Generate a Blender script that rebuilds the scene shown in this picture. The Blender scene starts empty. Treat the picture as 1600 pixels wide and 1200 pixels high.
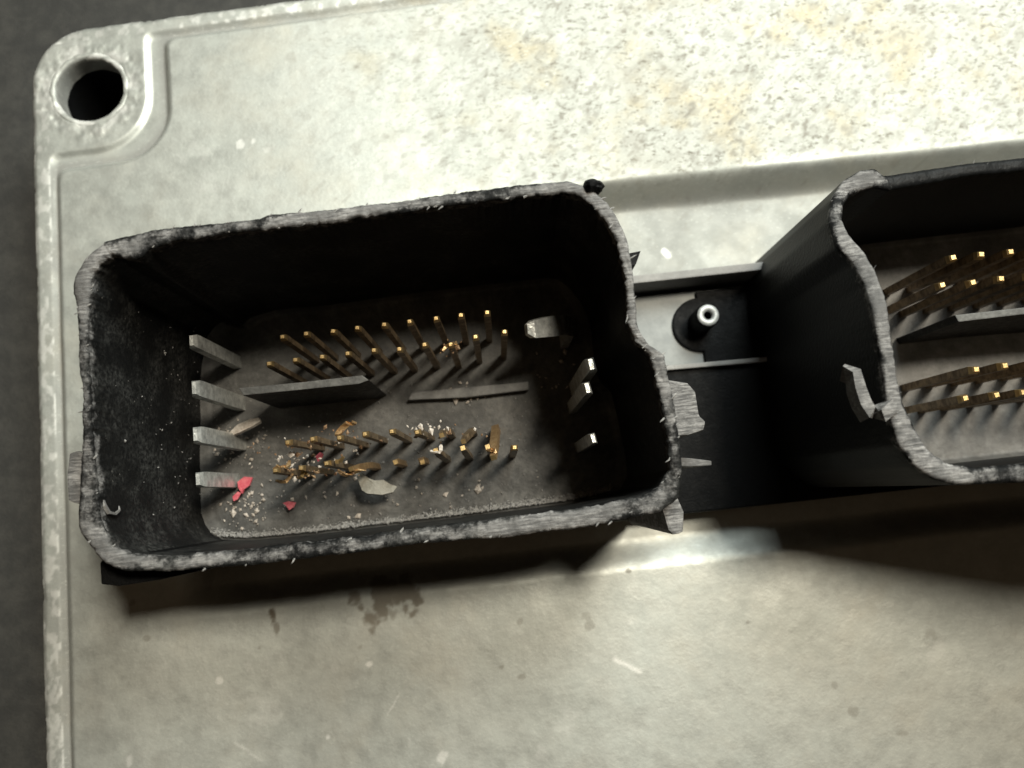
import bpy, bmesh, math, random
import numpy as np
from mathutils import Matrix, Vector

# ------------------------------------------------------------------ camera, world, lamps (1 unit = 1 cm)
sc = bpy.context.scene
sc.unit_settings.scale_length = 0.01
F, D, NAD, YAW = 1200.0, 7.0, (789.0, 770.0), math.radians(-6)

def cam_rot():
    d = np.array([(NAD[0]-800)/F, -(NAD[1]-600)/F, -1.0]); d /= np.linalg.norm(d)
    t = np.array([0, 0, -1.0]); v = np.cross(d, t); c = d @ t
    K = np.array([[0, -v[2], v[1]], [v[2], 0, -v[0]], [-v[1], v[0], 0]])
    A = np.eye(3) + K + K @ K/(1+c)
    cz, sz = math.cos(YAW), math.sin(YAW)
    return np.array([[cz, -sz, 0], [sz, cz, 0], [0, 0, 1]]) @ A
R = cam_rot()

def P(px, py, z=0.0):
    """photo point -> place on the horizontal plane at height z"""
    d = R @ np.array([(px-800)/F, -(py-600)/F, -1.0])
    t = (z-D)/d[2]
    return (float(d[0]*t), float(d[1]*t))

cam = bpy.data.cameras.new('camera'); co = bpy.data.objects.new('camera', cam)
sc.collection.objects.link(co)
M = Matrix([[*map(float, R[i])] for i in range(3)]).to_4x4(); M.translation = (0, 0, D)
co.matrix_world = M
cam.sensor_width = 36; cam.lens = 36*F/1600; cam.clip_start = 0.05; cam.clip_end = 500
cam.dof.use_dof = True; cam.dof.focus_distance = 5.75; cam.dof.aperture_fstop = 0.42
sc.camera = co
sc.render.resolution_x = 1024; sc.render.resolution_y = 768

w = bpy.data.worlds.new('World'); sc.world = w; w.use_nodes = True
bg = w.node_tree.nodes['Background']
bg.inputs[0].default_value = (1.0, 0.70, 0.44, 1); bg.inputs[1].default_value = 0.032

def lamp(name, direction, dist, power, size, color, target=(0.5, 1.0, 0.5)):
    l = bpy.data.lights.new(name, 'AREA'); l.shape = 'DISK'; l.size = size; l.energy = power; l.color = color
    o = bpy.data.objects.new(name, l); sc.collection.objects.link(o)
    v = Vector(direction).normalized(); o.location = Vector(target) + v*dist
    o.rotation_euler = (-v).to_track_quat('-Z', 'Y').to_euler()
    return o
lamp('work_lamp', (0.35, 0.26, 1.0), 38, 12400, 6.2, (1.0, 0.915, 0.76))
lamp('bench_lamp', (0.40, 0.66, 1.0), 17, 3700, 8.5, (0.92, 1.0, 0.98), (1.0, 2.0, 0.0))

sc.view_settings.view_transform = 'Standard'; sc.view_settings.look = 'None'
sc.view_settings.exposure = 0.0; sc.view_settings.gamma = 1.0
sc.view_settings.use_curve_mapping = False

# ------------------------------------------------------------------ helpers
rng = np.random.default_rng(7); random.seed(7)
TAB = [np.random.default_rng(100+i).random((256, 256)) for i in range(12)]

def vn(x, y, s=0):
    T = TAB[s % 12]
    xi = np.floor(x).astype(int); yi = np.floor(y).astype(int)
    fx = x-xi; fy = y-yi
    fx = fx*fx*(3-2*fx); fy = fy*fy*(3-2*fy)
    a = T[xi & 255, yi & 255]; b = T[(xi+1) & 255, yi & 255]
    c = T[xi & 255, (yi+1) & 255]; d = T[(xi+1) & 255, (yi+1) & 255]
    return (a*(1-fx)+b*fx)*(1-fy) + (c*(1-fx)+d*fx)*fy

def fbm(x, y, s=0, o=4):
    r = 0; a = 0.5; n = 0
    for i in range(o):
        r = r + a*vn(x*2**i+17.3*i, y*2**i+9.1*i, s+i); n += a; a *= 0.5
    return r/n

def ss(a, b, x):
    t = np.clip((x-a)/(b-a), 0, 1)
    return t*t*(3-2*t)

def link(o, parent=None):
    sc.collection.objects.link(o)
    if parent is not None: o.parent = parent
    return o

def mesh_obj(name, verts, faces, mat, parent=None, smooth=False):
    m = bpy.data.meshes.new(name)
    m.from_pydata([tuple(map(float, v)) for v in verts], [], [tuple(int(i) for i in f) for f in faces])
    m.update()
    if mat: m.materials.append(mat)
    if smooth: m.polygons.foreach_set('use_smooth', [True]*len(m.polygons))
    return link(bpy.data.objects.new(name, m), parent)

def grid_obj(name, V, mat, parent=None, wrap=False, attrs=None, smooth=True):
    """V: (n, m, 3) lattice of points -> quad mesh"""
    n, m = V.shape[:2]
    idx = np.arange(n*m).reshape(n, m)
    if wrap: idx = np.vstack([idx, idx[:1]])
    q = np.stack([idx[:-1, :-1], idx[1:, :-1], idx[1:, 1:], idx[:-1, 1:]], -1).reshape(-1, 4)
    me = bpy.data.meshes.new(name)
    me.vertices.add(n*m); me.vertices.foreach_set('co', V.reshape(-1).astype(np.float32))
    me.loops.add(q.size); me.loops.foreach_set('vertex_index', q.reshape(-1).astype(np.int32))
    me.polygons.add(len(q)); me.polygons.foreach_set('loop_start', np.arange(0, q.size, 4, dtype=np.int32))
    me.polygons.foreach_set('use_smooth', np.full(len(q), smooth))
    me.update(calc_edges=True); me.validate()
    for k, a in (attrs or {}).items():
        at = me.attributes.new(k, 'FLOAT', 'POINT'); at.data.foreach_set('value', a.reshape(-1).astype(np.float32))
    me.materials.append(mat)
    return link(bpy.data.objects.new(name, me), parent)

def tag(o, label=None, cat=None, group=None, kind=None):
    if label: o['label'] = label
    if cat: o['category'] = cat
    if group: o['group'] = group
    if kind: o['kind'] = kind
    return o

class NT:
    def __init__(s, name):
        s.m = bpy.data.materials.new(name); s.m.use_nodes = True
        s.n = s.m.node_tree.nodes; s.l = s.m.node_tree.links; s.b = s.n['Principled BSDF']
        s.tc = s.n.new('ShaderNodeTexCoord').outputs['Object']
    def put(s, a, b):
        if hasattr(a, 'links'): s.l.new(a, b)
        else: b.default_value = a
    def noise(s, scale, detail=4, rough=0.6, vec=None):
        n = s.n.new('ShaderNodeTexNoise'); n.inputs['Scale'].default_value = scale
        n.inputs['Detail'].default_value = detail; n.inputs['Roughness'].default_value = rough
        s.l.new(vec or s.tc, n.inputs['Vector']); return n.outputs['Fac']
    def vor(s, scale, vec=None):
        n = s.n.new('ShaderNodeTexVoronoi'); n.inputs['Scale'].default_value = scale
        s.l.new(vec or s.tc, n.inputs['Vector']); return n.outputs['Distance']
    def mapping(s, rot=(0, 0, 0), scale=(1, 1, 1)):
        n = s.n.new('ShaderNodeMapping'); n.inputs['Rotation'].default_value = rot; n.inputs['Scale'].default_value = scale
        s.l.new(s.tc, n.inputs['Vector']); return n.outputs['Vector']
    def ramp(s, f, a, b, lo=0.0, hi=1.0):
        n = s.n.new('ShaderNodeMapRange'); n.interpolation_type = 'SMOOTHSTEP'
        s.put(f, n.inputs['Value'])
        for k, v in zip(('From Min', 'From Max', 'To Min', 'To Max'), (a, b, lo, hi)): n.inputs[k].default_value = v
        return n.outputs['Result']
    def mix(s, f, a, b):
        n = s.n.new('ShaderNodeMix'); n.data_type = 'RGBA'
        s.put(f, n.inputs[0])
        for v, i in ((a, 6), (b, 7)):
            if not hasattr(v, 'links') and len(v) == 3: v = (*v, 1)
            s.put(v, n.inputs[i])
        return n.outputs[2]
    def math(s, op, a, b=0.0):
        n = s.n.new('ShaderNodeMath'); n.operation = op
        s.put(a, n.inputs[0]); s.put(b, n.inputs[1]); return n.outputs[0]
    def attr(s, name):
        n = s.n.new('ShaderNodeAttribute'); n.attribute_name = name; return n.outputs['Fac']
    def nz(s):
        g = s.n.new('ShaderNodeNewGeometry'); x = s.n.new('ShaderNodeSeparateXYZ')
        s.l.new(g.outputs['Normal'], x.inputs[0]); return x.outputs['Z']
    def bump(s, h, strength, dist):
        n = s.n.new('ShaderNodeBump'); n.inputs['Strength'].default_value = strength; n.inputs['Distance'].default_value = dist
        s.l.new(h, n.inputs['Height']); s.l.new(n.outputs[0], s.b.inputs['Normal'])
    def set(s, **k):
        for key, v in k.items():
            i = s.b.inputs[{'color': 'Base Color', 'rough': 'Roughness', 'metal': 'Metallic', 'spec': 'Specular IOR Level'}[key]]
            if isinstance(v, tuple) and len(v) == 3: v = (*v, 1)
            s.put(v, i)
        return s

# ------------------------------------------------------------------ materials
def mat_alu():
    t = NT('cast_aluminium')
    crust, stain, chip, grime_shade = t.attr('crust'), t.attr('stain'), t.attr('chip'), t.attr('grime_shade')
    big = t.ramp(t.noise(1.6, 5, 0.6), 0.3, 0.7)
    fine = t.ramp(t.noise(16, 5, 0.7), 0.32, 0.68)
    c = t.mix(big, (0.50, 0.52, 0.485), (0.57, 0.585, 0.545))
    c = t.mix(t.math('MULTIPLY', fine, 0.22), c, (0.76, 0.79, 0.73))
    speck = t.ramp(t.vor(13.0), 0.10, 0.045)
    sp2 = t.math('MULTIPLY', speck, t.ramp(t.noise(3.1, 2), 0.52, 0.62))
    c = t.mix(t.math('MULTIPLY', sp2, 0.15), c, (0.30, 0.28, 0.24))
    mot = t.ramp(t.noise(7, 5, 0.7), 0.35, 0.68)
    c = t.mix(t.math('MULTIPLY', mot, 0.2), c, (0.43, 0.435, 0.40))
    c = t.mix(grime_shade, c, (0.24, 0.238, 0.222))  # grime, along with painted shade of the trough and bolt hole
    yel = t.ramp(t.noise(1.3, 4), 0.5, 0.68)
    cr = t.mix(yel, (0.54, 0.545, 0.495), (0.52, 0.45, 0.30))
    c = t.mix(t.math('MULTIPLY', crust, 0.8), c, cr)
    pit = t.attr('pit')
    vm = t.mapping((0, 0, math.radians(-40)), (13, 26, 13))
    fp = t.math('MULTIPLY', t.ramp(t.noise(1.0, 6, 0.72, vm), 0.52, 0.66), t.math('MULTIPLY', crust, 1.0))
    c = t.mix(fp, c, (0.20, 0.185, 0.15))
    wp = t.math('MULTIPLY', t.ramp(t.noise(1.9, 5, 0.7, vm), 0.56, 0.68), t.math('ADD', t.math('MULTIPLY', crust, 0.4), 0.28))
    c = t.mix(wp, c, (0.78, 0.79, 0.73))
    c = t.mix(pit, c, (0.25, 0.235, 0.20))
    scr = t.ramp(t.noise(1.0, 5, 0.8, t.mapping((0, 0, math.radians(-35)), (3, 60, 3))), 0.62, 0.74)
    c = t.mix(t.math('MULTIPLY', scr, t.ramp(t.noise(1.7, 3), 0.48, 0.66, 0, 0.35)), c, (0.82, 0.83, 0.79))
    sc2 = t.ramp(t.noise(1.0, 5, 0.8, t.mapping((0, 0, math.radians(25)), (5, 50, 5))), 0.63, 0.74)
    c = t.mix(t.math('MULTIPLY', sc2, t.ramp(t.noise(1.3, 3), 0.48, 0.66, 0, 0.16)), c, (0.34, 0.33, 0.30))
    tan = t.ramp(t.noise(0.8, 5, 0.65), 0.48, 0.72, 0, 0.35)
    c = t.mix(tan, c, (0.47, 0.44, 0.36))
    c = t.mix(stain, c, (0.085, 0.055, 0.02))
    c = t.mix(chip, c, (0.9, 0.9, 0.86))
    met = t.math('SUBTRACT', 0.74, t.math('MULTIPLY', crust, 0.5))
    met = t.math('MULTIPLY', met, t.math('SUBTRACT', 1.0, t.math('MAXIMUM', t.math('MULTIPLY', grime_shade, 0.9), t.math('MAXIMUM', stain, pit))))
    t.set(color=c, metal=met, rough=t.math('ADD', t.ramp(t.noise(5, 4), 0.3, 0.7, 0.50, 0.64), t.math('MULTIPLY', t.math('MAXIMUM', grime_shade, crust), 0.28)))
    h = t.math('ADD', t.math('MULTIPLY', t.noise(34, 3, 0.6), 0.35), t.noise(6, 4, 0.6))
    t.bump(h, 0.16, 0.02)
    return t.m

def mat_plastic(name, base, dust, amount, rough=0.5, scale=18, spec=0.4):
    t = NT(name)
    up = t.ramp(t.nz(), 0.2, 0.95)
    n1 = t.ramp(t.noise(2.2, 5, 0.65), 0.30, 0.72, 0.35, 1.0)
    n2 = t.ramp(t.noise(scale, 5, 0.7), 0.25, 0.75, 0.45, 1.0)
    f = t.math('MULTIPLY', t.math('MULTIPLY', up, n1), t.math('MULTIPLY', n2, amount))
    c = t.mix(f, base, dust)
    sp = t.math('MULTIPLY', t.ramp(t.vor(26), 0.13, 0.05), t.ramp(t.noise(4, 3), 0.5, 0.62))
    c = t.mix(t.math('MULTIPLY', sp, amount*0.6), c, (0.40, 0.37, 0.33))
    t.set(color=c, rough=t.ramp(n2, 0.4, 1.0, rough-0.08, rough+0.15), spec=spec)
    t.bump(t.math('ADD', t.noise(40, 3, 0.7), t.noise(9, 3)), 0.35, 0.015)
    return t.m

def mat_shell(name='sawn_black_plastic', whole=False, film=0.9):
    t = NT(name)
    cut = t.math('ADD', t.attr('cut'), 1.0 if whole else 0.0)
    fib0 = t.noise(1.0, 4, 0.7, t.mapping((0, 0, math.radians(-48)), (7, 60, 20)))
    fib = t.math('ADD', t.math('MULTIPLY', fib0, 0.62), t.math('MULTIPLY', t.noise(11, 6, 0.75), 0.38))
    lum = t.noise(4.5, 5, 0.7)
    cc = t.mix(t.ramp(fib, 0.38, 0.66), (0.075, 0.073, 0.072), (0.38, 0.368, 0.355))
    cc = t.mix(t.ramp(lum, 0.35, 0.65, 0.85, 0.0), cc, (0.12, 0.117, 0.114))
    # fine powder clings to the inner wall
    d = t.ramp(t.noise(30, 5, 0.75), 0.36, 0.75)
    d2 = t.math('MULTIPLY', d, t.ramp(t.noise(3, 4), 0.38, 0.66, 0.1, 1.0))
    body = t.mix(t.math('MULTIPLY', d2, film), (0.007, 0.0073, 0.0075), (0.085, 0.085, 0.08))
    sp = t.math('MULTIPLY', t.ramp(t.vor(15), 0.11, 0.05), t.ramp(t.noise(2.5, 3), 0.52, 0.6))
    body = t.mix(t.math('MULTIPLY', sp, film*0.5), body, (0.38, 0.36, 0.32))
    edge = t.ramp(t.math('ADD', cut, t.ramp(t.noise(9, 6, 0.75), 0.3, 0.7, -0.32, 0.32)), 0.36, 0.85)
    t.set(color=t.mix(edge, body, cc), rough=t.ramp(cut, 0, 1, 0.5, 0.75), spec=0.13)
    h = t.math('ADD', t.math('MULTIPLY', fib, t.ramp(cut, 0.2, 0.8, 0.1, 1.0)), t.math('MULTIPLY', t.noise(35, 3), 0.4))
    t.bump(h, 0.55, 0.018)
    return t.m

def mat_simple(name, c1, c2, rough, metal=0.0, scale=20, bump=0.3, spec=0.5):
    t = NT(name)
    t.set(color=t.mix(t.ramp(t.noise(scale, 4, 0.65), 0.3, 0.7), c1, c2), rough=rough, metal=metal, spec=spec)
    t.bump(t.noise(scale*1.7, 3, 0.7), bump, 0.01)
    return t.m

ALU = mat_alu()
SHELL = mat_shell()
CUT = mat_shell('torn_pale_plastic', True)
SHELL2 = mat_shell('cleaner_black_plastic', False, 0.05)
FLOOR = mat_plastic('dusty_black_plastic', (0.018, 0.0175, 0.017), (0.23, 0.225, 0.21), 0.85, 0.55, 18, 0.25)
FLOOR2 = mat_plastic('pale_dusty_plastic', (0.05, 0.049, 0.047), (0.34, 0.335, 0.32), 0.9, 0.5, 10, 0.35)
BLACK = mat_plastic('clean_black_plastic', (0.005, 0.0052, 0.0055), (0.05, 0.05, 0.048), 0.04, 0.55, 18, 0.1)
GREYP = mat_plastic('scuffed_grey_plastic', (0.16, 0.155, 0.15), (0.42, 0.41, 0.385), 0.85, 0.6)
TARN = mat_simple('tarnished_copper', (0.10, 0.065, 0.035), (0.38, 0.28, 0.17), 0.45, 0.6, 14, 0.4)
GOLD = mat_simple('gold_plating', (0.62, 0.42, 0.18), (0.75, 0.55, 0.27), 0.38, 0.9, 30, 0.2)
COPPER = mat_simple('bent_copper', (0.42, 0.25, 0.12), (0.62, 0.43, 0.22), 0.45, 0.75, 25, 0.5)
TIN = mat_simple('tin_plating', (0.45, 0.46, 0.44), (0.85, 0.86, 0.82), 0.36, 0.6, 14, 0.7)
RED = mat_simple('red_plastic', (0.52, 0.06, 0.09), (0.66, 0.15, 0.17), 0.5, 0, 30, 0.5)
CHIP = mat_simple('beige_plastic_chip', (0.20, 0.19, 0.155), (0.30, 0.285, 0.24), 0.6, 0, 16, 0.6)
PALE = mat_simple('pale_crumb', (0.42, 0.36, 0.30), (0.66, 0.60, 0.53), 0.7, 0, 40, 0.5)
GREYC = mat_simple('grey_crumb', (0.16, 0.155, 0.15), (0.38, 0.37, 0.35), 0.7, 0, 40, 0.5)
PALEG = mat_simple('frayed_grey_plastic', (0.30, 0.295, 0.285), (0.55, 0.54, 0.52), 0.7, 0, 30, 0.8)
GREYTUBE = mat_simple('grey_metal_tube', (0.30, 0.31, 0.30), (0.42, 0.43, 0.42), 0.5, 0.4, 20, 0.3)

def mat_table():
    t = NT('dark_bench_top')
    c = t.mix(t.ramp(t.noise(5, 6, 0.7), 0.35, 0.7), (0.040, 0.040, 0.038), (0.062, 0.061, 0.056))
    c = t.mix(t.ramp(t.noise(60, 4, 0.7), 0.55, 0.8, 0, 0.5), c, (0.10, 0.098, 0.09))
    t.set(color=c, rough=0.65, spec=0.3); t.bump(t.noise(50, 4), 0.4, 0.02)
    return t.m

# ------------------------------------------------------------------ bench top
n = 60
gx, gy = np.meshgrid(np.linspace(-60, 70, n), np.linspace(-60, 60, n), indexing='ij')
bt = grid_obj('bench_top', np.stack([gx, gy, -1.45 + 0*gx], -1), mat_table())
tag(bt, 'dark grey bench top under the metal housing', 'bench top', kind='structure')

# ------------------------------------------------------------------ control unit: housing
unit = link(bpy.data.objects.new('control_unit', None)); unit.location = (0, 0, 0)
tag(unit, 'pale cast metal control unit with two cut open black pin connectors', 'control unit')

def axis(lo, a, b, hi, fine, coarse):
    return np.concatenate([np.arange(lo, a, coarse), np.arange(a, b, fine), np.arange(b, hi+coarse, coarse)])
X0, X1, Y0 = -4.235, 13.5, -7.5
xs = axis(-4.5, -4.5, 6.2, 13.8, 0.0135, 0.06)
ys = axis(-7.8, -3.2, 5.4, 6.0, 0.0135, 0.06)
X, Y = np.meshgrid(xs, ys, indexing='ij')
YT = 4.96 + 0.045*(X+3.6)                        # top edge, very slightly out of square

def rbox(x, y, x0, x1, y0, y1, r):
    cx, cy = (x0+x1)/2, (y0+y1)/2
    qx = np.abs(x-cx)-(x1-x0)/2+r; qy = np.abs(y-cy)-(y1-y0)/2+r
    return np.hypot(np.maximum(qx, 0), np.maximum(qy, 0)) + np.minimum(np.maximum(qx, qy), 0) - r
V_ = Y - YT + 4.96                               # rows measured from the top edge
edge_n = 0.018*(fbm(X*4, Y*4, 1)-0.5) + 0.03*np.maximum(fbm(X*11, Y*11, 2)-0.55, 0)
s_out = rbox(X, Y-0.045*(np.minimum(X, 6)+3.6), X0, X1, Y0, 5.02, 0.55) + edge_n
def smin(a, b, k):
    h = np.clip(0.5+0.5*(b-a)/k, 0, 1); return b*(1-h)+a*h-k*h*(1-h)
def smax(a, b, k): return -smin(-a, -b, k)
pl = rbox(X, V_, -3.94, X1-0.22, Y0+0.22, 4.72, 0.14)
for (cx0, cx1, cy0, cy1) in ((-6, -2.85, 3.50, 7), (X1-1.3, 16, 3.5, 7), (-6, -2.85, -9, Y0+1.3), (X1-1.3, 16, -9, Y0+1.3)):
    pl = smax(pl, -rbox(X, V_, cx0, cx1, cy0, cy1, 0.52), 0.10)
pl = pl + 0.012*(fbm(X*2.5, Y*2.5, 3)-0.5)
pad = np.minimum.reduce([rbox(X, V_, -5, -3.10, 3.72, 7, 0.5), X+4.055, 4.865-V_])
pad = np.minimum(np.minimum(pad, -(X+4.055)*-1), np.where(V_ > 4.865, -(V_-4.865), pad))
strip = np.minimum(X+4.055, 4.865-V_)             # <0 on the outer strip
strip = np.minimum.reduce([strip, X1-0.11-X, V_-Y0-0.11])
padc = np.minimum.reduce([rbox(X, V_, -5, -3.10, 3.72, 7, 0.5), rbox(X, V_, X1-1.05, 16, 3.72, 7, 0.5),
                          rbox(X, V_, -5, -3.10, -9, Y0+1.05, 0.5)])
flange = smin(strip, padc, 0.10)
ZP, ZPAD, ZG, ZR = -0.05, -0.115, -0.15, -0.36
Z = np.full_like(X, ZG)
Z += (ZP-ZG)*(1-ss(-0.015, 0.085, pl))
Z = np.where(pl > 0.03, np.maximum(Z, ZG+(ZPAD-ZG)*(1-ss(-0.02, 0.05, flange))), Z)
# shallow trough that the connectors stand in
wob = 0.03*(fbm(X*1.3, Y*1.3, 5)-0.5)
tsh = 0.30*(1-ss(-0.4, 1.3, X)); tro_t = ss(2.62, 2.88, Y+wob+tsh); tro_b = 0.42*ss(-0.54, -0.84, Y+wob); low = ss(-0.2, -0.8, Y); tro_l = ss(-2.75, -3.05, X+wob)*(1-low) + ss(-1.9, -3.95, X+wob)*low
tro = (1-tro_t)*(1-tro_b)*(1-tro_l)*(1-ss(11.5, 12, X))
Z = Z + (ZR-ZP)*tro
# casting unevenness
Z += 0.014*(fbm(X*0.9, Y*0.9, 4, 3)-0.5) + 0.0022*(fbm(X*6, Y*6, 6, 3)-0.5)
# corrosion crust, top right
cr_m = ss(-2.4, 2.2, X + 0.35*(Y-3.2) + 1.4*(fbm(X*0.8, Y*0.8, 7)-0.5)) * ss(2.72, 3.05, Y + 0.3*(fbm(X*2, Y*2, 8)-0.5))
a = math.radians(38); U = (X*math.cos(a)+Y*math.sin(a)); W = (-X*math.sin(a)+Y*math.cos(a))
f1 = fbm(U*7.0, W*13, 9, 5); f2 = fbm(U*17, W*32, 2, 3)
pit = ss(0.56, 0.72, f1)*0.35 + ss(0.58, 0.74, f2)*0.3
spots = ss(0.70, 0.80, fbm(U*13, W*20, 5, 2))*0.6
pit = np.clip(pit + spots, 0, 1)*cr_m
sparse = ss(0.735, 0.80, fbm(U*9+40, W*15+11, 1, 2))*ss(-4, -1, X)*ss(1.5, 3.0, Y)*0.3
crust = np.clip(cr_m*(0.45+0.9*fbm(X*3, Y*3, 10)), 0, 1)
Z += cr_m*(0.006*(fbm(U*8, W*14, 6, 4)-0.5) - 0.004*pit)
pit = np.clip(pit + sparse*(1-cr_m), 0, 0.9)
# stains, chips and scratches seen in the photograph
stain = np.zeros_like(X); chip = np.zeros_like(X)
def blob(px, py, r, sx=1.0, amt=1.0, arr=None, seed=0, rough=0.8):
    x, y = P(px, py, ZP)
    dd = np.hypot((X-x)/sx, Y-y)/r + rough*2*(fbm(X*9+seed, Y*9-seed, seed)-0.5)
    np.maximum(arr, amt*(1-ss(0.55, 1.05, dd)), out=arr)
for i, (px, py, r, sx, am) in enumerate([(418, 965, .075, .7, .85), (424, 985, .05, .5, .6), (600, 938, .20, 1.2, .7), (625, 930, .13, 1, .7), (608, 965, .07, .8, .45),
        (228, 998, .03, 1.5, .55), (396, 1018, .025, 1, .6), (577, 1010, .03, 1, .55), (556, 1017, .025, 1, .5), (205, 942, .03, 1, .5),
        (1468, 996, .11, 1.5, .38), (1350, 1118, .045, 1.2, .5), (1335, 1102, .03, 1, .45), (1318, 1078, .03, 1, .4), (1420, 1157, .03, 3, .5), (1178, 978, .03, 1.5, .55),
        (918, 966, .05, 1, .35), (925, 985, .05, 1, .45), (988, 895, .03, 1.2, .8), (812, 975, .035, 1, .4), (540, 1125, .03, 1, .4), (783, 1050, .02, 1.4, .6), (817, 1064, .02, 1.6, .6),
        (860, 35, .14, 1.5, .22), (825, 140, .08, 1, .22), (530, 140, .05, 1, .16), (780, 250, .07, 1.4, .25), (845, 1050, .02, 1.5, .5), (660, 470, .03, 1, .4)]):
    blob(px, py, r*(1.0 if i < 5 else 0.8), sx, am*(1.0 if i < 5 else 0.62), stain, i, 1.5)
for i, (px, py, r, sx, am) in enumerate([(375, 223, .06, .6, .8), (395, 222, .06, .5, .7), (420, 232, .07, 1.3, .5), (400, 1120, .13, 1.3, .35), (895, 1135, .13, 1, .3), (845, 1190, .09, 1, .5),
        (635, 1172, .10, .5, .5), (505, 1163, .035, 1, 1), (568, 1045, .03, 1.3, .9), (515, 1050, .07, 1, .3), (333, 1067, .03, 1, .7), (1052, 378, .05, 1.2, .9), (990, 975, .05, 1.5, .4),
        (1480, 1028, .10, 1.3, .4), (380, 1042, .06, 1, .5), (290, 250, .10, 1, .3), (330, 290, .12, 1.3, .3), (310, 235, .09, 1.5, .3), (686, 1195, .04, 1, .8), (200, 1195, .05, .6, .6)]):
    blob(px, py, r*(0.8 if am < .6 else 1), sx, am*(0.45 if am < .6 else 0.9), chip, i+3, 1.5)
def streak(p0, p1, wd, amt):
    x0, y0 = P(*p0, ZP); x1, y1 = P(*p1, ZP); L = math.hypot(x1-x0, y1-y0)
    u = ((X-x0)*(x1-x0)+(Y-y0)*(y1-y0))/L; v = (-(X-x0)*(y1-y0)+(Y-y0)*(x1-x0))/L + 0.03*(fbm(X*12, Y*12, 3)-0.5)
    m = (1-ss(wd*0.5, wd, np.abs(v)))*ss(-0.02, 0.03, u)*(1-ss(L-0.03, L+0.02, u))
    np.maximum(chip, amt*m*(0.5+0.8*fbm(X*20, Y*20, 4)), out=chip)
streak((962, 1035), (1008, 1058), 0.028, 0.8); streak((620, 1090), (600, 1130), 0.01, 0.4); streak((355, 1165), (400, 1200), 0.012, 0.4)
streak((500, 640), (560, 600), 0.02, 0.3)
# worn bright flecks round the bolt hole and along the outer strip
hx, hy = -3.665, 4.35
rr = np.hypot(X-hx, Y-hy)
wear = np.exp(-((rr-0.40)/0.08)**2)*ss(0.40, 0.62, fbm(X*9, Y*9, 8))*(0.4+0.6*(X+Y > hx+hy-0.5))
wear = np.maximum(wear, np.where(strip < 0, ss(0.48, 0.68, fbm(X*18, Y*13, 9))*0.75, 0)*(s_out < -0.01))
chip = np.maximum(chip, np.clip(wear, 0, 1)*0.75)
Z += 0.012*np.where(rr < 0.75, np.exp(-((rr-0.45)/0.1)**2)*(fbm(X*12, Y*12, 2)-0.5)*2, 0)
grime_shade = np.clip(0.8*np.exp(-((pl-0.09)/0.07)**2)*(0.6+0.8*fbm(X*3, Y*3, 1)), 0, 0.8)  # band along the groove set darker
grime_shade = np.maximum(grime_shade, 0.75*np.exp(-((strip-0.0)/0.02)**2)*ss(0.5, 0.62, fbm(X*1.5, Y*1.5, 3)))
side = ss(-0.055, -0.005, s_out)*ss(0.38, 0.6, fbm(X*7, Y*7, 2))
grime_shade = np.maximum(grime_shade, side*0.9)
# outer edge and bolt hole
Z = Z - 0.03*ss(-0.05, 0.0, s_out) - 1.25*ss(-0.005, 0.055, s_out)
hn = 0.012*(fbm(X*14, Y*14, 5)-0.5)
Z = Z - 0.004*ss(0.40, 0.36, rr)
grime_shade = np.maximum(grime_shade, 0.9*ss(0.34, 0.30, rr+hn)*fbm(X*9, Y*9, 4)*1.4)  # bolt hole shade put into the colour
HOUS_grime_shade = np.clip(np.maximum(grime_shade, 0.62*tro*ss(-0.45, -0.2, Y)*(0.7+0.5*fbm(X*1.5, Y*1.5, 6))), 0, 1)  # trough darkened in colour to tame its bright highlight
# the floor of the trough is open under each connector, where its body passes through (hidden below the plastic)
HOUS = grid_obj('housing', np.stack([X, Y, Z], -1), ALU, unit, attrs=dict(crust=crust, stain=stain, chip=chip, grime_shade=HOUS_grime_shade, pit=pit))

# nothing of the casting beyond its side wall or inside the bolt hole
keep = (s_out < 0.056) & (rr > 0.338)
bmh = bmesh.new(); bmh.from_mesh(HOUS.data); bmh.verts.ensure_lookup_table()
bmesh.ops.delete(bmh, geom=[bmh.verts[i] for i in np.where(~keep.reshape(-1))[0]], context='VERTS')
bmh.to_mesh(HOUS.data); bmh.free()

# worn lip and wall of the bolt hole
th = np.linspace(0, 2*math.pi, 160, endpoint=False)
prof = [(.395, -.135), (.385, -.120), (.370, -.116), (.350, -.118), (.336, -.128), (.330, -.145), (.327, -.18), (.328, -.24), (.330, -.30), (.330, -.34)]
HV = np.zeros((160, len(prof), 3)); HA = {k: np.zeros((160, len(prof))) for k in ('crust', 'stain', 'chip', 'grime_shade', 'pit')}
for j_, (rad, zz_) in enumerate(prof):
    nr = fbm(np.cos(th)*4+5+j_*.3, np.sin(th)*4+5, 3)-0.5
    rd = rad + (0.020*nr if j_ < 6 else 0.008*nr)
    HV[:, j_] = np.stack([hx+rd*np.cos(th), hy+rd*np.sin(th), zz_ + (0.014 if j_ else 0.0)*(fbm(np.cos(th)*7, np.sin(th)*7+j_*.5, 5)-.5)], 1)
    HA['chip'][:, j_] = 0.8*ss(.5, .68, fbm(np.cos(th)*5+j_*.4, np.sin(th)*5+9, 6)) if 1 <= j_ <= 5 else 0
    HA['grime_shade'][:, j_] = np.clip(1.5*fbm(np.cos(th)*3+j_*.5, np.sin(th)*3+2, 8)+.1, 0, 1) if j_ > 4 else 0.3  # hole wall darkened in colour, standing in for shade
bh = grid_obj('bolt_hole', HV, ALU, unit, wrap=True, attrs=HA)
SV = np.stack([np.stack([hx+.332*np.cos(th), hy+.332*np.sin(th), 0*th+z_], 1) for z_ in (-.30, -.8, -1.44)], 1)
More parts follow.
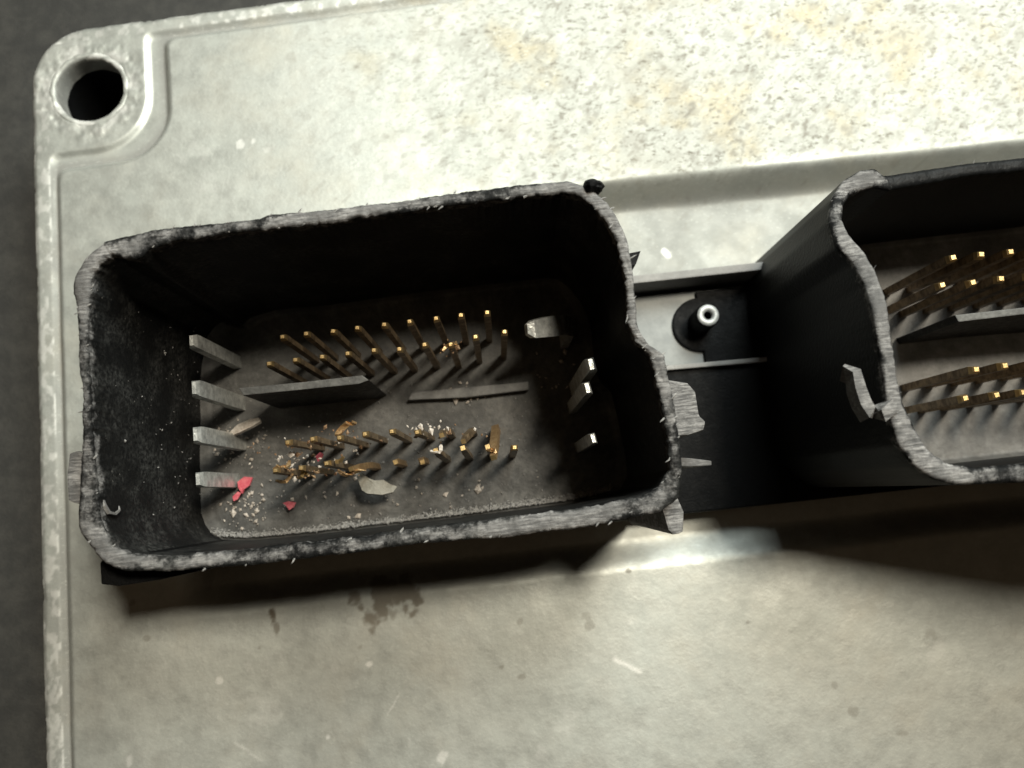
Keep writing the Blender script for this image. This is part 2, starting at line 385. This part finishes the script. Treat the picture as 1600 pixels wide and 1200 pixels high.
grid_obj('hole_shade_tube', SV, BLACK, bh, wrap=True)  # added black tube, stands in for the shade deep in the hole

# ------------------------------------------------------------------ connector shells
def resample(pairs, N):
    A = np.array(pairs, float)
    A = np.vstack([A, A[:1]])
    mid = (A[:, :2]+A[:, 2:4])/2
    t = np.r_[0, np.cumsum(np.hypot(*np.diff(mid, axis=0).T))]
    s = np.linspace(0, t[-1], N, endpoint=False)
    B = np.stack([np.interp(s, t, A[:, k]) for k in range(A.shape[1])], 1)
    k = np.hanning(9); k /= k.sum()
    for c in range(B.shape[1]):
        ext = np.r_[B[-8:, c], B[:, c], B[:8, c]]
        B[:, c] = np.convolve(ext, k, 'same')[8:-8]
    return B, s

def shell(name, pairs, parent, zr, zb, N, rough, seed, zlow=None, grow=0.0, mat=None, worn=None):
    B, s = resample(pairs, N)
    dx, dy = (B[:, 0]-B[:, 2]), (B[:, 1]-B[:, 3]); L = np.hypot(dx, dy)+1e-9; nx, ny = dx/L, dy/L
    z0 = np.zeros_like(s)
    zt = (B[:, 4] if B.shape[1] > 4 else zr) + rough*(0.055*(fbm(s*1.2, z0+seed, seed)-0.5) + 0.03*(fbm(s*6, z0+seed, seed+1)-0.5))
    if zlow is not None: zt = zt + zlow(B)
    jo = rough*(0.016*(fbm(s*4, z0+3+seed, 2)-0.5) + 0.010*(fbm(s*34, z0+8, 3)-0.5))
    ji = rough*(0.030*(fbm(s*4, z0+13+seed, 4)-0.5) + 0.020*(fbm(s*34, z0+18, 5)-0.5))
    rows, cut = [], []
    for t in (0, .25, .5, .7, .82, .9, .95, .985):
        k = ss(0.80, 1.0, t)
        rows.append(np.stack([B[:, 0]+nx*(jo*k+grow*(1-t)), B[:, 1]+ny*(jo*k+grow*(1-t)), zb+(zt-zb)*t], 1)); cut.append(np.full(N, ss(0.93, 1.0, t)*0.6))
    K = 9
    for i in range(K):
        u = i/(K-1)
        ox = (B[:, 0]+nx*jo)*(1-u)+(B[:, 2]-nx*ji)*u; oy = (B[:, 1]+ny*jo)*(1-u)+(B[:, 3]-ny*ji)*u
        rz = zt + rough*(0.016*(fbm(s*26+u*4, z0+u*5, 6, 3)-0.5)) - 0.02*(abs(u-0.5)*2)**4
        rows.append(np.stack([ox, oy, rz], 1)); cut.append((1.0-0.55*abs(2*u-1)**2)*(0.62+0.75*ss(0.40, 0.60, fbm(s*1.6+u*.4, z0+seed+4, 9, 3))))
    for t in (.985, .96, .93, .88, .8, .7, .58, .45, .3, .15, .05, 0):
        k = ss(0.84, 1.0, t)
        z = (zt)*t - 0.03*(1-t)
        rows.append(np.stack([B[:, 2]-nx*ji*k, B[:, 3]-ny*ji*k, z], 1)); cut.append(ss(0.90, 1.0, t)*(0.5+0.4*fbm(s*9, z0, 7)))
    o = grid_obj(name, np.stack(rows, 1), mat or SHELL, parent, wrap=True, attrs=dict(cut=np.stack(cut, 1)*(worn(B)[:, None] if worn else 1)))
    return o, B, s, zt

def fan_floor(name, B, parent, seed, N=420, mat=None):
    idx = np.linspace(0, len(B), N, endpoint=False).astype(int)
    C = B[idx, 2:4]; c = C.mean(0)
    rr_ = np.r_[np.linspace(0.0, 0.9, 26), np.linspace(0.91, 1.03, 12)]
    G = c[None, None]+(C[:, None]-c)*rr_[None, :, None]
    z = 0.012*(fbm(G[..., 0]*3, G[..., 1]*3, seed)-0.5) + 0.008*(fbm(G[..., 0]*14, G[..., 1]*14, seed+1)-0.5)
    z = z + 0.07*ss(0.955, 1.02, rr_)[None]
    return grid_obj(name, np.concatenate([G, z[..., None]], -1), mat or FLOOR, parent, wrap=True)

ZRIM = 1.78
LP = [(160,377,172,397),(190,368,195,402),(215,364,215,404),(233,360,233,387),(280,353,280,372),(333,348,330,366),(400,340,400,360),(420,333,430,355),(450,331,455,352),(600,315,600,332),(727,299,727,317),(820,288,820,307),
 (887,279,880,300),(925,292,905,303),(950,315,930,322),(967,343,953,352),(982,375,968,385),(990,420,976,420),(993,460,979,460),(997,510,981,505),(1012,536,994,533),(1037,553,1016,555),
 (1045,593,1027,600),(1056,640,1036,650),(1064,690,1044,695),(1068,740,1046,735),(1062,778,1030,762),(1030,800,1000,775),(921,823,921,792),(796,839,796,808),(660,849,660,826),(527,867,527,841),
 (393,883,393,857),(260,893,265,869),(190,893,200,868),(160,880,180,858),(140,855,165,838),(122,830,155,812),(120,790,152,780),(122,740,148,740),(128,690,143,690),(128,613,141,613),(120,570,136,570),
 (122,520,135,520),(117,480,136,483),(114,455,143,455),(118,430,143,430),(135,400,158,408)]
def zcut(py): return ZRIM + 0.34*min(1.0, max(0.0, (840-py)/520))
left_pairs = [(*P(a, b, zcut(b)), *P(c, d, zcut(b)), zcut(b)) for a, b, c, d in LP]
sh1, B1, s1, zt1 = shell('connector_shell', left_pairs, unit, ZRIM, -0.42, 1500, 1.0, 1)
tag(sh1, 'black connector shell sawn off with a rough pale grey rim')
RP = [(1384,274,1390,296),(1369,262,1366,290),(1345,265,1345,297),(1318,282,1328,305),(1300,310,1319,320),(1296,345,1317,342),(1308,385,1328,366),(1333,408,1349,388),(1352,445,1368,420),(1366,495,1386,470),(1373,545,1395,540),(1382,600,1403,590),
 (1391,650,1412,630),(1405,695,1430,668),(1430,728,1452,703),(1460,748,1484,725),(1494,758,1525,731),(1600,754,1600,724)]
ZR2 = 2.10
def zc2(py): return 1.62 + (ZR2-1.62)*min(1.0, max(0.0, (py-290)/190))
rp = [(*P(a, b, zc2(b)), *P(c, d, zc2(b)), zc2(b)) for a, b, c, d in RP]
rp += [(5.0, -.29, 5.0, -.16, ZR2), (6.3, -.29, 6.2, -.16, ZR2), (6.6, -.1, 6.46, 0.0, ZR2), (6.6, 1.9, 6.46, 1.85, 1.62), (6.35, 2.08, 6.3, 1.98, 1.62), (4.6, 2.06, 4.6, 1.96, 1.62), (3.6, 2.05, 3.6, 1.95, 1.62)]
sh2, B2, s2, zt2 = shell('connector_shell', rp, unit, ZR2, -0.42, 1300, 0.45, 5, zlow=lambda B: 2.1*np.clip((B[:, 0]-3.2)/2.3, 0, 1)*(1-ss(1.4, 1.8, B[:, 1])), mat=SHELL2, worn=lambda B: 1-0.72*ss(2.85, 3.1, B[:, 0])*ss(1.6, 1.85, B[:, 1]))  # unseen right end raised, invented to cast the lower right shadow
tag(sh2, 'smoother black connector shell cut by the right edge of the picture')

fan_floor('connector_floor', B1, sh1, 2)
fan_floor('connector_floor', B2, sh2, 6, mat=FLOOR2)

# ------------------------------------------------------------------ pins and blades
def taper_bar(path, widths, twist=0.0):
    """square bar following 3-D points; widths = (wx, wy) per point"""
    V, Fc = [], []
    n = len(path)
    for i, p in enumerate(path):
        p = Vector(p)
        tdir = (Vector(path[min(i+1, n-1)])-Vector(path[max(i-1, 0)])).normalized()
        ux = Vector((math.cos(twist), math.sin(twist), 0)); ux = (ux-tdir*ux.dot(tdir)).normalized(); uy = tdir.cross(ux)
        wx, wy = widths[i]
        for sx, sy in ((-1, -1), (1, -1), (1, 1), (-1, 1)): V.append(p+ux*sx*wx/2+uy*sy*wy/2)
    for i in range(n-1):
        for k in range(4):
            a, b = i*4+k, i*4+(k+1) % 4
            Fc.append((a, b, b+4, a+4))
    Fc.append((3, 2, 1, 0)); Fc.append(tuple((n-1)*4+k for k in range(4)))
    return V, Fc

PZ = 1.1
pin_mesh = None
def pin(parent, x, y, h=PZ, dx=0.0, dy=0.0, w=0.052):
    global pin_mesh
    if pin_mesh is None:
        V, Fc = taper_bar([(0, 0, -.05), (0, 0, .55), (0, 0, PZ-0.055), (0, 0, PZ-0.012), (0, 0, PZ)], [(.052, .046)]*3+[(.042, .034), (.026, .024)])
        pin_mesh = mesh_obj('pin', V, Fc, TARN); m = pin_mesh.data; m.materials.append(GOLD)
        for f in m.polygons:
            if f.center.z > PZ-.045: f.material_index = 1
        bpy.data.objects.remove(pin_mesh); pin_mesh = m
    o = link(bpy.data.objects.new('pin', pin_mesh), parent)
    if w > 0.06: o.scale = (w/0.052, w/0.052, 1)
    o.location = (x-dx, y-dy, h-PZ); o.rotation_euler = (-dy/h, dx/h, random.uniform(-.15, .15))
    return o
def bent_pin(parent, pts, mat=GOLD, w=0.055, w1=None):
    pts3 = [(*P(px, py, z), z) for px, py, z in pts]
    V, Fc = taper_bar(pts3, [(w, w)]*(len(pts3)-1)+[(w1 or w*0.7, w1 or w*0.7)], 0.4)
    return mesh_obj('pin', V, Fc, mat, parent)

for px, py in [(441,526),(478,521),(520,517),(558,512),(600,507),(640,502),(681,497),(720,492),(761,488)]:
    pin(sh1, *P(px, py, PZ), dx=random.gauss(0, .006), dy=random.gauss(0, .006))
for px, py in [(420,568),(461,562),(503,557),(543,552),(584,547),(624,545),(663,538),(704,538),(743,526),(788,518)]:
    pin(sh1, *P(px, py, PZ), dx=random.gauss(0, .008), dy=random.gauss(0, .008))
for px, py in [(449,691),(488,686),(530,684),(570,678),(612,674),(651,675)]:
    pin(sh1, *P(px, py, PZ), dx=random.gauss(0, .01), dy=random.gauss(0, .01))
for px, py in [(430,735),(470,731),(510,724),(804,699)]:
    pin(sh1, *P(px, py, PZ), dx=random.gauss(0, .01), dy=random.gauss(0, .01))
# bent ones of the lower rows
def root(px, py, z=PZ): return P(px, py, z)
def bent(rx, ry, tip, ztip, zk=0.55, mat=TARN, w=0.05):
    t = P(*tip, ztip)
    pts = [(rx, ry, -.04), (rx, ry, zk*0.75), (rx+(t[0]-rx)*.15, ry+(t[1]-ry)*.15, zk), (rx+(t[0]-rx)*.6, ry+(t[1]-ry)*.6, zk+(ztip-zk)*.62), (t[0], t[1], ztip)]
    V, Fc = taper_bar(pts, [(w, w)]*4+[(w*.72, w*.72)], 0.2)
    o = mesh_obj('pin', V, Fc, mat, sh1); o.data.materials.append(GOLD); o.data.polygons[-1].material_index = 1
    return o
for i, (tip, z, zk) in enumerate([((690,680), 1.05, .7), ((724,690), .95, .5)]):
    bent(-0.42+0.2*i, 0.56, tip, z, zk)
bent(-0.02, 0.56, (771, 715), .95, .45, COPPER, .062)
for i, (tip, z, zk) in enumerate([((548,733), .80, .5), ((618,722), .55, .45), ((660,722), .6, .45), ((681,704), 1.0, .6), ((723,700), 1.0, .6), ((762,698), .95, .6)]):
    bent(-1.12+0.2*i+(0.04 if i else 0), 0.35, tip, z, zk, COPPER if i in (0, 1, 2) else TARN)

for px, py in [(1490,402),(1534,397),(1580,393)]: pin(sh2, *P(px, py, PZ), w=.070)
for k in range(7): pin(sh2, 4.46+k*.235, 1.48, w=.070)
for px, py in [(1473,445),(1521,441),(1565,435)]: pin(sh2, *P(px, py, PZ), w=.070)
for k in range(8): pin(sh2, 4.345+k*.235, 1.265, w=.070)
for px, py in [(1526,577),(1571,571)]: pin(sh2, *P(px, py, PZ), w=.070)
for k in range(8): pin(sh2, 4.235+k*.235, .565, w=.070)
for px, py in [(1509,622),(1558,617),(1600,613)]: pin(sh2, *P(px, py, PZ), w=.070)
for k in range(7): pin(sh2, 4.345+k*.235, .35, w=.070)

def blade(parent, pts, wx, wy, mat=TIN, twist=0.0, name='blade_terminal'):
    pts3 = [(*P(px, py, z), z) for px, py, z in pts]
    b, t = pts3[-1], pts3[-2]
    n = len(pts3)
    V, Fc = taper_bar(pts3, [(wx, wy)]*(n-1)+[(wx*.62, wy*.82)], twist)
    return mesh_obj(name, V, Fc, mat, parent)
def straight_blade(px, py, h, wx=.075, wy=.125, tw=0.0, lean=(0, 0)):
    x, y = P(px, py, h)
    pts = [(x-lean[0], y-lean[1], -.05), (x-lean[0]*.4, y-lean[1]*.4, h*.6), (x, y, h-.10), (x, y, h-.04), (x, y, h)]
    V, Fc = taper_bar(pts, [(wx, wy)]*3+[(wx*.88, wy*.95), (wx*.42, wy*.72)], tw)
    return mesh_obj('blade_terminal', V, Fc, TIN, sh1)
straight_blade(299, 532, 1.05, .07, .11); straight_blade(303, 606, 1.08, .07, .13); straight_blade(305, 679, 1.08, .07, .13); straight_blade(309, 749, .86, .07, .12)
straight_blade(924, 569, 1.38, .08, .11, 0.15); straight_blade(918, 606, 1.34, .07, .10, 0.15); straight_blade(927, 685, 1.15, .06, .09, 0.15)
# wide blade knocked over towards the pins
x, y = P(885, 508, .70)
t = P(822, 515, .98)
V, Fc = taper_bar([(x+.03, y+.02, -.05), (x+.03, y+.01, .55), (x-.05, y, .72), ((x+t[0])/2, (y+t[1])/2, .86), (t[0]+.05, t[1], .965), (*t, .985)],
                  [(.07, .17), (.07, .17), (.075, .17), (.075, .165), (.07, .14), (.05, .08)], 0.0)
mesh_obj('blade_terminal', V, Fc, TIN, sh1)

# ------------------------------------------------------------------ keying ribs inside the connectors
def slab(name, pts_top, z0, z1, mat, parent, bev=0.012):
    """prism from a polygon at height z1 down to z0 with bevelled rim"""
    bm = bmesh.new()
    vs = [bm.verts.new((x, y, z1)) for x, y in pts_top]
    f = bm.faces.new(vs)
    if f.normal.z < 0: f.normal_flip()
    f.normal_update()
    r = bmesh.ops.extrude_face_region(bm, geom=[f])
    vv = [v for v in r['geom'] if isinstance(v, bmesh.types.BMVert)]
    for v in vv: v.co.z = z0
    bmesh.ops.recalc_face_normals(bm, faces=bm.faces)
    if bev:
        es = [e for e in bm.edges if all(abs(v.co.z-z1) < 1e-6 for v in e.verts)] + [e for e in bm.edges if abs(e.verts[0].co.z-e.verts[1].co.z) > 1e-3]
        bmesh.ops.bevel(bm, geom=es, offset=bev, segments=2, affect='EDGES', profile=0.6, clamp_overlap=True)
    m = bpy.data.meshes.new(name); bm.to_mesh(m); bm.free(); m.materials.append(mat)
    return link(bpy.data.objects.new(name, m), parent)

h = 0.95
slab('keying_rib', [P(372, 606, h), P(470, 597, h), P(566, 586, h), P(577, 594, h), P(560, 600, h), P(470, 609, h), P(380, 618, h)], -.03, h, FLOOR, sh1, .01)
r0, r1 = P(640, 622, .06), P(826, 600, .06)
slab('floor_rail', [P(638, 626, .06), P(644, 614, .06), P(725, 606, .06), P(826, 597, .06), P(826, 610, .06), P(728, 622, .06)], -.03, .10, FLOOR2, sh1, .012)
slab('keying_rib', [P(1492, 492, h), P(1600, 480, h), (6.0, 1.02), (6.0, .94), P(1600, 491, h), P(1498, 503, h)], -.03, h, FLOOR, sh2, .01)
slab('floor_rail', [(3.0, .84), (3.6, .93), (3.6, .99), (3.0, .92)], -.03, .07, FLOOR, sh2, .012)

# ------------------------------------------------------------------ outer tabs left on the shells
zz = 1.52
slab('outer_lip', [P(156, 880, zz), P(158, 913, zz), P(186, 916, zz), P(250, 906, zz), P(340, 886, zz), P(340, 868, zz), P(170, 860, zz)], -.3, zz, BLACK, sh1, .01)
zz = 1.62
slab('side_tab', [P(104, 742, zz), P(108, 708, zz), P(122, 704, zz), P(138, 720, zz), P(138, 786, zz), P(118, 787, zz), P(106, 782, zz)], .9, zz, CUT, sh1, .015)
zz = 1.66
slab('corner_leg', [P(1030, 770, zz), P(1056, 770, zz), P(1069, 800, zz), P(1068, 832, zz), P(1052, 836, zz), P(1044, 828, zz), P(1036, 800, zz)], -.1, zz, CUT, sh1, .02)
zz = 1.30
slab('latch_tab', [P(1022, 590, zz), P(1075, 598, zz), P(1087, 612, zz), P(1093, 650, zz), P(1103, 658, zz), P(1100, 672, zz), P(1076, 680, zz), P(1028, 684, zz)], .2, zz, CUT, sh1, .02)
zz = 1.0
slab('latch_tab', [P(1024, 712, zz), P(1080, 716, zz), P(1112, 720, zz), P(1112, 727, zz), P(1080, 729, zz), P(1024, 728, zz)], .2, zz, CUT, sh1, .008)
# charred knob on the far corner
def lump(name, c, r, mat, parent, seed, sq=(1, 1, 1), sub=3, amp=.35):
    bm = bmesh.new(); bmesh.ops.create_icosphere(bm, subdivisions=sub, radius=1)
    co_ = np.array([v.co[:] for v in bm.verts])
    k = 1 + amp*2*(fbm(co_[:, 0]*1.7+seed, co_[:, 1]*1.7+co_[:, 2]*1.3+seed, seed % 7)-0.5)
    for v, kk in zip(bm.verts, k): v.co = Vector((v.co.x*sq[0], v.co.y*sq[1], v.co.z*sq[2]))*r*kk
    m = bpy.data.meshes.new(name); bm.to_mesh(m); bm.free(); m.materials.append(mat)
    o = link(bpy.data.objects.new(name, m), parent); o.location = c
    return o
x, y = P(927, 293, 2.06)
lump('charred_knob', (x, y, 2.06), .068, BLACK, sh1, 4, (1, .8, 1.4))
# hook shaped latch loop on the second shell
zz = 1.45
V, Fc = taper_bar([(*P(a_, b_, z), z) for a_, b_, z in [(1316, 582, 1.98), (1333, 588, 2.02), (1338, 610, 2.04), (1346, 632, 2.05), (1356, 648, 2.05), (1372, 647, 2.06), (1392, 634, 2.06)]],
                  [(.03, .12), (.06, .14), (.07, .14), (.075, .14), (.085, .14), (.085, .14), (.08, .14)])
mesh_obj('latch_hook', V, Fc, CUT, sh2)

# ------------------------------------------------------------------ base between the connectors
def rect(x0, x1, y0, y1): return [(x0, y0), (x1, y0), (x1, y1), (x0, y1)]
slab('base_flange', rect(.2, 7.0, -.36, .98), -.5, -.03, BLACK, unit, .02)
rb0, rb1 = P(985, 431, .18), P(1200, 408, .18)
slab('flange_rib', [rb0, rb1, (rb1[0], rb1[1]-.075), (rb0[0], rb0[1]-.075)], -.45, .18, GREYP, unit, .012)
e0, e1 = P(1020, 573, .02), P(1215, 556, .02)
slab('flange_rib', [e0, e1, (e1[0], e1[1]-.045), (e0[0], e0[1]-.045)], -.45, .03, GREYP, unit, .012)
INS = mat_simple('grey_metal_insert', (0.22, 0.23, 0.225), (0.29, 0.30, 0.29), 0.65, 0.2, 6, 0.1)
slab('metal_insert', rect(.9, 2.3, .96, 1.72), -.5, -.17, INS, unit, .01)
bx, by = P(1107, 492, .18)
pts = [(bx+.26*math.cos(a_), by-.02+.26*math.sin(a_)) for a_ in np.linspace(math.radians(90), math.radians(270), 22)] + [(bx, .99), (3.4, .99), (3.4, 1.70), (bx, 1.70)]
slab('boss_plate', pts, -.5, -.13, BLACK, unit, .015)
slab('base_flange', rect(2.8, 6.4, .9, 1.75), -.5, -.20, BLACK, unit, .02)
def tube(name, c, ro, ri, z0, z1, mat, parent, seg=40):
    rows = []
    prof = [(ro, z0), (ro, z1-.02), (ro-.012, z1-.004), (ro-.03, z1), (ri+.02, z1), (ri+.004, z1-.012), (ri, z1-.04), (ri, z0+.02)]
    for k in range(seg):
        a_ = 2*math.pi*k/seg
        rows.append([(r*math.cos(a_), r*math.sin(a_), z) for r, z in prof])
    o = grid_obj(name, np.array(rows), mat, parent, wrap=True); o.location = (c[0], c[1], 0)
    return o
hp = tube('hollow_post', (bx, by), .112, .04, -.3, .175, BLACK, unit)
ring = tube('post_ring', (0, 0), .106, .036, .12, .182, GREYTUBE, hp)

# ------------------------------------------------------------------ burrs along the sawn rims
def slivers(name, items, mat, parent):
    V, Fc = [], []
    for (p, d, L, w_) in items:
        p = np.array(p); d = np.array(d)/np.linalg.norm(d); s_ = np.cross(d, (0, 0, 1.0)); s_ /= np.linalg.norm(s_)+1e-9
        u_ = np.cross(s_, d); b0 = len(V)
        V += [p-s_*w_/2, p+s_*w_/2, p+u_*w_*.8, p+d*L*.6-s_*w_*.4+u_*w_*.1, p+d*L*.6+s_*w_*.4, p+d*L*.6+u_*w_*.6, p+d*L]
        for f in ((0, 1, 4, 3), (1, 2, 5, 4), (2, 0, 3, 5), (3, 4, 6), (4, 5, 6), (5, 3, 6), (2, 1, 0)): Fc.append([b0+i for i in f])
    o = mesh_obj(name, V, Fc, mat, parent); o['kind'] = 'stuff'; return o
its = []
da = math.radians(35)
for k in range(200):
    i = rng.integers(0, len(B1)); u = rng.random()
    p = (B1[i, 0]*(1-u)+B1[i, 2]*u, B1[i, 1]*(1-u)+B1[i, 3]*u, zt1[i]-.015)
    right = p[0] > .7
    a_ = da + rng.normal(0, .25) + (math.pi if rng.random() < .35 else 0)
    its.append((p, (math.cos(a_), math.sin(a_), rng.uniform(.0, .35)), rng.uniform(.015, .045)*(1.6 if right else 1), rng.uniform(.006, .016)))
slivers('sawn_burr', its, PALEG, sh1)
x, y = P(993, 404, 1.6); x1, y1 = P(999, 392, 1.6)
slab('torn_flap', [P(972, 398, 1.98), P(1001, 392, 1.98), P(994, 412, 1.98), P(974, 422, 1.98)], 1.75, 1.98, BLACK, sh1, 0)
its = []
for k in range(90):
    i = rng.integers(0, len(B2)); u = rng.random()
    p = (B2[i, 0]*(1-u)+B2[i, 2]*u, B2[i, 1]*(1-u)+B2[i, 3]*u, zt2[i]-.015)
    a_ = da + rng.normal(0, .3)
    its.append((p, (math.cos(a_), math.sin(a_), rng.uniform(.0, .3)), rng.uniform(.015, .05), rng.uniform(.005, .012)))
slivers('sawn_burr', its, CUT, sh2)
# curl of swarf hanging off the near left corner
pts = [(158, 775, 1.72), (163, 790, 1.74), (170, 801, 1.70), (180, 803, 1.62), (187, 797, 1.58), (186, 791, 1.56)]
V, Fc = taper_bar([(*P(a_, b_, z), z) for a_, b_, z in pts], [(.018, .018), (.022, .022), (.02, .02), (.016, .016), (.012, .012), (.006, .006)])
mesh_obj('swarf_curl', V, Fc, GREYP, sh1)

# ------------------------------------------------------------------ loose debris in the first connector
def flake(name, pts, z, th, mat, tilt=0.02, seed=0, zs=None):
    """bent thin chip from photo outline resting at height z"""
    bm = bmesh.new()
    W_ = [P(a_, b_, z) for a_, b_ in pts]; c = np.mean(W_, 0)
    zf = lambda x, y: tilt*math.sin(9*x+seed)+tilt*.6*math.cos(11*y+seed)
    vs = [bm.verts.new((x-c[0], y-c[1], zf(x-c[0], y-c[1]))) for x, y in W_]
    cv = bm.verts.new((0, 0, zf(0, 0)))
    fs = [bm.faces.new((vs[i], vs[(i+1) % len(vs)], cv)) for i in range(len(vs))]
    bmesh.ops.recalc_face_normals(bm, faces=bm.faces)
    bmesh.ops.solidify(bm, geom=bm.faces[:], thickness=th)
    m = bpy.data.meshes.new(name); bm.to_mesh(m); bm.free(); m.materials.append(mat)
    o = link(bpy.data.objects.new(name, m)); o.location = (c[0], c[1], z+th+tilt)
    return o
tag(flake('red_flake', [(374, 753), (385, 745), (398, 746), (393, 759), (384, 765), (382, 771), (376, 763)], .05, .02, RED, .02, 1), 'larger red plastic flake beside the lowest tin blade', 'flake')
tag(flake('red_flake', [(366, 776), (374, 768), (379, 770), (374, 780), (368, 783)], .06, .02, RED, .015, 2), 'small red flake just below the larger red flake', 'flake')
tag(flake('red_flake', [(444, 786), (452, 783), (464, 785), (461, 792), (454, 797), (449, 790)], .06, .02, RED, .015, 3), 'pinkish red flake lying alone below the lower pin rows', 'flake')
tag(flake('red_flake', [(494, 713), (501, 707), (507, 709), (504, 716), (498, 722)], .35, .02, RED, .015, 4), 'dark red flake caught among the lower pins', 'flake')
tag(flake('plastic_chip', [(556, 740), (566, 739), (577, 747), (588, 751), (601, 750), (612, 757), (622, 760), (616, 769), (600, 773), (577, 771), (569, 766), (563, 752)], .22, .035, CHIP, .035, 2), 'beige curved plastic chip leaning against the lower pins', 'chip')
tag(flake('plastic_sliver', [(364, 676), (376, 665), (397, 656), (410, 654), (412, 660), (400, 668), (380, 677), (368, 681)], .25, .04, PALE, .03, 1), 'pale plastic sliver lying between blades and keying rib', 'sliver')
def shaving(px, py, z, L, a_, w_, mat, label, seed):
    x, y = P(px, py, z); pts = []
    for i in range(6):
        t_ = i/5-.5
        pts.append((x+math.cos(a_)*L*t_+.02*math.sin(seed+5*t_), y+math.sin(a_)*L*t_+.02*math.cos(seed*2+6*t_), z+.02*math.sin(seed+7*t_)))
    V, Fc = taper_bar(pts, [(w_*.6, w_*.4), (w_, w_*.5), (w_, w_*.5), (w_*.9, w_*.5), (w_, w_*.5), (w_*.5, w_*.3)])
    c = Vector(pts[2]); o = mesh_obj('metal_shaving', [Vector(v)-c for v in V], Fc, mat); o.location = c
    tag(o, label, 'shaving', 'copper shavings among the lower pins')
shaving(442, 728, .95, .13, .5, .035, COPPER, 'copper shaving beside the first pin of the lowest row', 1)
shaving(447, 748, .75, .16, .2, .03, COPPER, 'dull shaving just under the lowest pin row at its start', 2)
shaving(474, 741, .95, .10, .2, .03, GOLD, 'gold shaving curled under the second pin of the lowest row', 3)
shaving(530, 720, .98, .09, .6, .035, GOLD, 'gold crumbly shaving right of the third pin in the lowest row', 4)
shaving(548, 738, .75, .22, -.1, .03, COPPER, 'long copper shaving lying left of the beige chip', 5)
shaving(540, 668, .7, .16, .5, .05, COPPER, 'brown shaving above the third pin of the row below the rib', 6)
shaving(704, 540, 1.08, .12, .7, .025, COPPER, 'shaving stuck across a pin tip in the upper rows', 7)
shaving(684, 703, 1.0, .10, .4, .03, PALE, 'pale frayed shaving on a bent pin in the lower rows', 8)
shaving(769, 703, .95, .10, -.4, .035, COPPER, 'short copper shaving across the widest bent pin', 9)

def crumbs(name, pos, sizes, mat, label):
    base = np.array([(1, 0, 0), (-1, 0, 0), (0, 1, 0), (0, -1, 0), (0, 0, 1), (0, 0, -1)], float)
    tri = [(0, 2, 4), (2, 1, 4), (1, 3, 4), (3, 0, 4), (2, 0, 5), (1, 2, 5), (3, 1, 5), (0, 3, 5)]
    V, Fc = [], []
    for p, s_ in zip(pos, sizes):
        k = base*rng.uniform(.45, 1.25, (6, 1))*s_*np.array([1.2, .8, .6]); a_ = rng.uniform(0, 6.28)
        c_, n_ = math.cos(a_), math.sin(a_); k = k @ np.array([[c_, n_, 0], [-n_, c_, 0], [0, 0, 1]])
        b0 = len(V); V += list(k+np.array(p)); Fc += [[b0+i for i in f] for f in tri]
    o = mesh_obj(name, V, Fc, mat); tag(o, label, 'crumbs', kind='stuff'); return o
def scat(n, cx, cy, sx, sy, z=.02, zr_=.0):
    return [(*P(rng.normal(cx, sx), rng.normal(cy, sy), z), z+rng.random()*zr_) for _ in range(n)]
pos = scat(70, 385, 790, 26, 16) + scat(60, 370, 690, 22, 16) + scat(40, 500, 780, 80, 16) + scat(40, 480, 725, 35, 10, .5, .4) + scat(16, 680, 672, 25, 5, .9, .1) + scat(22, 730, 615, 14, 8) + scat(25, 740, 780, 60, 18) + scat(14, 870, 580, 20, 25) + scat(14, 540, 700, 40, 20, .3, .4)
crumbs('pale_crumbs', pos, rng.gamma(2.0, .005, len(pos))+.004, PALE, 'pale plastic crumbs scattered on the floor of the left connector')
RUST = mat_simple('corrosion_crumb', (0.14, 0.07, 0.035), (0.34, 0.22, 0.12), 0.6, 0.2, 30, 0.6)
rp_ = scat(34, 500, 738, 36, 5, .85, .2) + scat(26, 470, 705, 24, 8, .55, .4) + scat(16, 690, 680, 40, 6, .9, .15) + scat(16, 705, 545, 10, 6, .95, .1) + scat(24, 540, 690, 40, 10, .6, .4)
crumbs('corrosion_crumbs', rp_, rng.gamma(2.0, .0032, len(rp_))+.005, RUST, 'orange brown corrosion crumbs clinging to the lower pins')
pos = []
ii = np.where((B1[:, 3] < P(500, 800, ZRIM)[1]+.35) & (B1[:, 2] > -2.6) & (B1[:, 2] < .95))[0]
lower = [i for i in ii if B1[i, 1] < -.05]
for k in range(3600):                                  # dust gathered along the foot of the near wall
    i = lower[rng.integers(0, len(lower))]
    d_ = abs(rng.normal(0, .022)); pos.append((B1[i, 2]+rng.normal(0, .02), B1[i, 3]+.03+d_, .045+max(0, .03-d_*.6)))
for k in range(420):
    x, y = P(rng.uniform(320, 850), rng.uniform(590, 815), 0); pos.append((x, y, .012))
left = [i for i in range(len(B1)) if B1[i, 0] < -2.6 and B1[i, 1] > -.1 and B1[i, 1] < 1.75]
for k in range(60):
    i = left[rng.integers(0, len(left))]; z = abs(rng.normal(0, .75))
    if z < 1.7: pos.append((B1[i, 2]+.006, B1[i, 3]+rng.normal(0, .01), z))
crumbs('grey_dust', pos, rng.gamma(2.0, .0022, len(pos))+.003, GREYC, 'grey sawing dust clinging inside the left connector')
